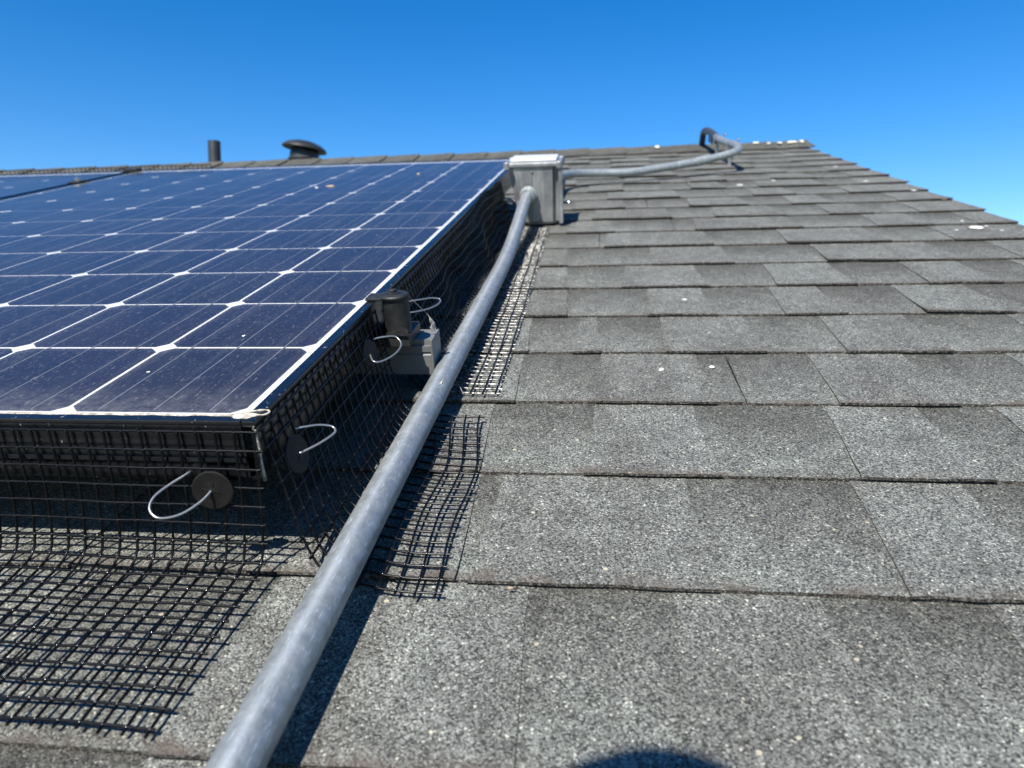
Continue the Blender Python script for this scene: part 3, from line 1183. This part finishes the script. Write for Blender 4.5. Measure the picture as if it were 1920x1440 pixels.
clip('round washer clip with bent wire on the mesh below the front panel corner', (-.0170, -.0235, .0630), (.10, -1, .10), .0134,
     [(-.0170, -.0235, .0635), (-.0205, -.034, .0605), (-.0280, -.046, .0585), (-.0375, -.053, .0600), (-.0445, -.050, .0640), (-.0455, -.042, .0680), (-.0410, -.031, .0705), (-.0345, -.020, .0725), (-.0320, -.010, .0735)])
clip('round washer clip with bent wire just round the corner facing the conduit', (.0245, .0155, .0690), (1, -.12, .25), .0134,
     [(.0245, .0155, .0690), (.0290, .0185, .0700), (.0360, .0270, .0712), (.0415, .0370, .0724), (.0430, .0430, .0735), (.0395, .0460, .0756), (.0320, .0420, .0785), (.0255, .0350, .0805), (.0190, .0300, .0812)])
clip('washer clip with pale wire loop just before the rail clamp', (.0225, .1960, .0760), (1, -.2, .2), .0125,
     [(.0225, .1960, .0760), (.0300, .1830, .0730), (.0370, .1900, .0715), (.0430, .2100, .0715), (.0435, .2270, .0740), (.0370, .2330, .0790), (.0290, .2260, .0815), (.0200, .2180, .0820)])
clip('washer clip with pale wire loop just beyond the rail clamp', (.0225, .3120, .0780), (1, -.1, .2), .0125,
     [(.0225, .3120, .0780), (.0330, .3150, .0780), (.0450, .3330, .0760), (.0520, .3550, .0750), (.0510, .3700, .0760), (.0430, .3650, .0790), (.0330, .3500, .0815), (.0210, .3380, .0825)])
clip('washer clip beside the junction box near the far end of the mesh', (.0225, 1.13, .070), (1, -.1, .2), .0125,
     [(.0225, 1.13, .070), (.034, 1.14, .066), (.045, 1.16, .060), (.040, 1.17, .064), (.020, 1.165, .075)])

# ------------------------------------------------------------------ roof vents behind the ridge
b = Vector((-1.612, 2.96, 0))
z0 = -.26 * sin2
vp = thing('vent_pipe', b, 'black upright vent pipe standing up behind the ridge', 'vent pipe')
mb = MB()
c = Vector((-1.576, 2.96, -.16))
mb.tube([c + UP * t_ for t_ in (0, .1, .2, .258)], [.0285, .0285, .0285, .0280], 28, 0, False)
mb.lathe([(.0280, .258), (.0240, .258), (.0240, .18), (0, .18)], c, UP, 28)
mb.build('pipe', 'vent_black', vp, b)
mb = MB()
mb.lathe([(.075, .005), (.055, .02), (.036, .06), (.0288, .065)], c, UP, 28)
mb.build('boot', 'vent_black', vp, b)
b = Vector((-1.165, 2.98, 0))
vt = thing('roof_vent', b, 'black mushroom roof vent with flared cap behind the ridge', 'roof vent')
c = Vector((-1.142, 2.98, -.128))
FN = Vector((.10, -.10, 1.0)).normalized()
FN = (UP + Vector((.16, -.02, 0))).normalized()
mb = MB()
mb.lathe([(.075, -.02), (.068, .08), (.066, .150), (.060, .175)], c, UP, 32)
mb.build('neck', 'vent_black', vt, b)
mb = MB()
mb.lathe([(.066, .118), (.073, .121), (.073, .131), (.064, .134)], c, UP, 32)
mb.build('collar', 'vent_black', vt, b)
mb = MB()
cc = c + UP * .175
cc = c + UP * .172
mb.lathe([(.052, .006), (.075, .004), (.098, -.003), (.1010, .0), (.1000, .005), (.092, .014), (.075, .024), (.048, .033), (.020, .037), (.0, .038)], cc, FN, 40)
mb.build('cap', 'vent_black', vt, b)
mb = MB()
mb.add([(-1.26, 2.955, -.085), (-1.00, 2.955, -.085), (-1.00, 3.12, -.21), (-1.26, 3.12, -.21)], [(0, 1, 2, 3)])
mb.build('flashing', 'vent_black', vt, b)


# ------------------------------------------------------------------ droppings, debris
def roof_z(y):
    s_ = ((y - Y0) / EXP) % 1.0
    return ztab(s_)


def blob(name, mat, x, y, z, rx, ry, h, label, cat, group, seed):
    bm = bmesh.new()
    bmesh.ops.create_icosphere(bm, subdivisions=2, radius=1)
    for v in bm.verts:
        q = 1 + .75 * noise.noise(v.co * 2.4 + Vector((seed * 1.7, 0, 0)))
        v.co = Vector((v.co.x * rx * q, v.co.y * ry * q, max(-.3, v.co.z) * h))
    mb = MB()
    mb.frombm(bm, 0, True, Matrix.Translation((x, y, z)))
    return tag(mb.build(name, mat, None, (x, y, z)), label, cat, group)


G = 'white bird droppings on the shingles'
blob('bird_dropping', 'dropping', .925, 1.083, .003, .013, .011, .0022, 'largest white bird dropping on the shingles near the right roof edge', 'bird dropping', G, 1)
for i, (x, y) in enumerate([(.888, 1.075), (.957, 1.115), (.962, 1.063), (.93, 1.155), (1.0, 1.06)]):
    blob('bird_dropping', 'dropping', x, y, roof_z(y), .0036, .003, .0008, ('small white speck left of the large dropping at the roof edge', 'small white speck up and right of the large roof edge dropping', 'small white speck low right of the large roof edge dropping', 'small white speck uphill of the large roof edge dropping', 'small white speck furthest right past the large roof edge dropping')[i], 'bird dropping', G, 10 + i)
for i, (x, y, r) in enumerate([(.2935, .349, .0030), (.348, .3575, .0027)]):
    blob('bird_dropping', 'dropping', x, y, roof_z(y) + .0004, r, r * 1.1, .0014, ('left' if i == 0 else 'right') + ' one of two white crumbs on the near shingle beyond the conduit', 'bird dropping', G, 20 + i)
blob('bird_dropping', 'dropping', .344, .62, roof_z(.62), .0036, .003, .001, 'lone white speck mid roof above the two crumbs', 'bird dropping', G, 24)
blob('bird_dropping', 'dropping', .60, 1.742, roof_z(1.742), .008, .009, .0014, 'cream dropping below the bend of the short conduit', 'bird dropping', G, 25)
blob('bird_dropping', 'dropping', .706, 1.831, roof_z(1.831), .006, .007, .001, 'cream dropping right of the short conduit bend', 'bird dropping', G, 26)
for i, (x, y) in enumerate([(.95, 2.105), (.985, 1.56), (.93, 1.75), (1.0, 1.42)]):
    blob('bird_dropping', 'dropping', x, y, roof_z(y), .007, .007, .001, ('uppermost pale dropping along the right roof edge', 'lower pale dropping on the very end of a right edge shingle', 'pale dropping inset a little from the right roof edge', 'lowest pale dropping on the right roof edge shingle ends')[i], 'bird dropping', G, 30 + i)
for i, x in enumerate([.83, .872, .915, .960, .972, 1.005, .44]):
    blob('bird_dropping', 'dropping', x, RIDGE - random.uniform(.004, .05) + .04 * (x - .5), .019, random.uniform(.006, .016), random.uniform(.006, .02), random.uniform(.003, .006), ('leftmost', 'second from left', 'third from left', 'fourth from left', 'fifth from left', 'rightmost')[i] + ' of the white droppings at the right end of the ridge' if i < 6 else 'single pale dropping on the ridge left of the conduit', 'bird dropping', G, 40 + i)
G2 = 'dry leaf scraps on the solar panel'
blob('leaf_scrap', 'dry_leaf', -.335, 1.122, ZC + .0014, .010, .005, .002, 'larger brown leaf scrap on the upper near panel', 'leaf', G2, 51)
blob('leaf_scrap', 'dropping', -.358, 1.104, ZC + .0014, .004, .004, .001, 'pale crumb beside the larger leaf scrap on the panel', 'crumb', G2, 52)
blob('leaf_scrap', 'dry_leaf', -.188, 1.294, ZC + .0014, .004, .007, .002, 'small brown leaf scrap near the panel top right', 'leaf', G2, 53)
blob('paint_fleck', 'dropping', -.071, .154, ZC + .0012, .0014, .0020, .0004, 'white fleck on the near right solar cell', 'fleck', None, 54)
blob('paint_fleck', 'dropping', -.107, .070, ZC + .0012, .0016, .0010, .0004, 'white fleck on the front row solar cell', 'fleck', None, 55)
blob('leaf_scrap', 'dry_leaf', .1745, -.035, .004, .0024, .0009, .001, 'tiny orange leaf scrap on the shingle right of the mesh end', 'leaf', None, 56)
blob('seed_husk', 'pale_dirt', .0795, .225, .0362, .0011, .0042, .0009, 'yellow seed husk stuck on the long conduit', 'husk', None, 57)

# cobweb clump hanging from the clamp
b = Vector((.062, .28, .085))
cw = thing('cobweb', b, 'fuzzy pale cobweb clump hanging beside the rail clamp', 'cobweb')
mb = MB()
core = spline([(.0440, .268, .1085), (.0530, .274, .0950), (.0580, .280, .0860), (.0610, .282, .0780), (.0612, .284, .0730), (.0618, .285, .0690)], 8)
random.seed(5)
for s_ in range(16):
    off = Vector((random.uniform(-1, 1), random.uniform(-1, 1), random.uniform(-1, 1)))
    path = []
    for i, p in enumerate(core):
        t = i / len(core)
        sp_ = .0026 * smoothstep(.35, .75, t)
        wv_ = Vector(noise.noise_vector(p * 300 + off * 9)) * sp_ * 1.3
        path.append(p + off * sp_ * .7 + wv_)
    mb.tube(path, .00022, 4)
mb.build('strands', 'cobweb', cw, b)
mb = MB()
bm = bmesh.new()
bmesh.ops.create_icosphere(bm, subdivisions=3, radius=1)
for v in bm.verts:
    q = 1 + .6 * noise.noise(v.co * 3)
    v.co = v.co * q * .0022
mb.frombm(bm, 0, True, Matrix.Translation((.0616, .286, .0690)))
mb.build('tuft', 'cobweb', cw, b)

# loose dry grass threads caught by the mesh
random.seed(9)
for i in range(3):
    x0, y0 = ((.092, .262), (.115, .258), (.137, .272))[i]
    L = random.uniform(.012, .03)
    a_ = random.uniform(0, 6.28)
    pts = [(x0, y0, .008), (x0 + L * .5 * math.cos(a_), y0 + L * .5 * math.sin(a_), .016), (x0 + L * math.cos(a_ + .5), y0 + L * math.sin(a_ + .5), .009)]
    mb = MB()
    mb.tube(spline(pts, 5), .00022, 4)
    tag(mb.build('grass_thread', 'cobweb', None, pts[0]), ('fine pale dry thread in the mesh gap right beside the long conduit', 'fine pale dry thread in the middle of the mesh gap', 'fine pale dry thread at the outer corner of the far mesh')[i], 'thread', 'dry threads in the mesh gap')


# ------------------------------------------------------------------ photographer behind the camera: only the head's shadow reaches the picture
def skinned(name, pts, edges, mat, parent=None, base=(0, 0, 0), root=0, sub=2):
    base = Vector(base)
    me = bpy.data.meshes.new(name)
    me.from_pydata([Vector(p[0]) - base for p in pts], edges, [])
    o = bpy.data.objects.new(name, me)
    COL.objects.link(o)
    if parent is None:
        o.matrix_world = M @ Matrix.Translation(base)
    else:
        o.parent = parent
    md = o.modifiers.new('skin', 'SKIN')
    md.use_smooth_shade = True
    for i, p in enumerate(pts):
        r = p[1]
        me.skin_vertices[0].data[i].radius = r if isinstance(r, tuple) else (r, r)
        me.skin_vertices[0].data[i].use_root = (i == root)
    ms = o.modifiers.new('sub', 'SUBSURF')
    ms.levels = ms.render_levels = sub
    me.materials.append(MATS[mat])
    return o


a = NT('skin')
a.set((.45, .27, .19), .55)
a = NT('work_shirt')
co = a.coords('Object')
a.set(a.ramp(a.noise(co, 300, 2), [(.3, (.03, .04, .07)), (.7, (.05, .06, .10))]), .9)
a = NT('dark_hair')
a.set((.02, .015, .012), .6)
a = NT('phone_glass')
a.set((.01, .01, .012), .15)

pb = Vector((.04, -1.0, .0))
pts = [((.03, -.98, .26), .125), ((.045, -.88, .40), .13), ((.055, -.77, .52), .15), ((.06, -.70, .60), .085), ((.064, -.65, .67), .052),
       ((.065, -.612, .72), (.070, .078)), ((.065, -.598, .775), (.076, .086)), ((.065, -.605, .81), (.060, .066)),
       ((.22, -.76, .53), .062), ((.31, -.68, .40), .046), ((.265, -.52, .335), .032), ((.262, -.465, .315), (.034, .020)),
       ((-.11, -.76, .53), .062), ((-.13, -.67, .38), .046), ((.06, -.52, .325), .032), ((.085, -.468, .312), (.034, .020)),
       ((.12, -.98, .22), .085), ((.18, -.74, .12), .070), ((.17, -1.02, .065), .045), ((.17, -1.10, .05), .045),
       ((-.06, -.98, .22), .085), ((-.10, -.74, .12), .070), ((-.10, -1.02, .065), .045), ((-.10, -1.10, .05), .045)]
pts = [((p[0][0], p[0][1] - (.008 if p[0][2] > .5 else 0), p[0][2]), p[1]) for p in pts]
edges = [(0, 1), (1, 2), (2, 3), (3, 4), (4, 5), (5, 6), (6, 7), (2, 8), (8, 9), (9, 10), (10, 11), (2, 12), (12, 13), (13, 14), (14, 15),
         (0, 16), (16, 17), (17, 18), (18, 19), (0, 20), (20, 21), (21, 22), (22, 23)]
for hand, sgn in ((11, -1), (15, 1)):
    hx, hy, hz = pts[hand][0]
    for k in range(4):
        i0 = len(pts)
        zz = hz + .024 - k * .016
        ln = (.9, 1.0, .95, .75)[k]
        pts += [((hx + sgn * .008, hy + .012, zz), .0095), ((hx + sgn * (.004 + .020 * ln), hy + .030, zz), .0085), ((hx + sgn * (.004 + .046 * ln), hy + .022, zz - .002), .0075)]
        edges += [(hand, i0), (i0, i0 + 1), (i0 + 1, i0 + 2)]
    i0 = len(pts)
    pts += [((hx + sgn * .010, hy - .012, hz + .016), .0105), ((hx + sgn * .030, hy - .010, hz + .024), .009), ((hx + sgn * .050, hy - .004, hz + .022), .008)]
    edges += [(hand, i0), (i0, i0 + 1), (i0 + 1, i0 + 2)]
person = skinned('person', pts, edges, 'work_shirt', None, pb)
tag(person, 'person in dark work clothes kneeling behind the camera, shadow at the bottom edge', 'person')
person.data.materials.append(MATS['skin'])
mb = MB()
bm = bmesh.new()
bmesh.ops.create_icosphere(bm, subdivisions=4, radius=1)
for v in bm.verts:
    q = 1 + .02 * noise.noise(v.co * 6)
    v.co = Vector((v.co.x * .074 * q, v.co.y * .088 * q, max(-.15, v.co.z) * .084 * q))
mb.frombm(bm, 0, True, Matrix.Translation((.065, -.614, .775)))
mb.build('hair', 'dark_hair', person, pb)
mb = MB()
bm = bmesh.new()
bmesh.ops.create_cube(bm, size=1)
for v in bm.verts:
    v.co = Vector((v.co.x * .148, v.co.y * .072, v.co.z * .008))
bmesh.ops.bevel(bm, geom=list(bm.edges), offset=.003, segments=2, affect='EDGES')
pc = CAM - f_ * .012 - r_ * .052
mb.frombm(bm, 0, False, Matrix.Translation(pc) @ rot)
tag(mb.build('phone', 'phone_glass', None, pc), 'dark phone held sideways by the kneeling person behind the camera', 'phone')
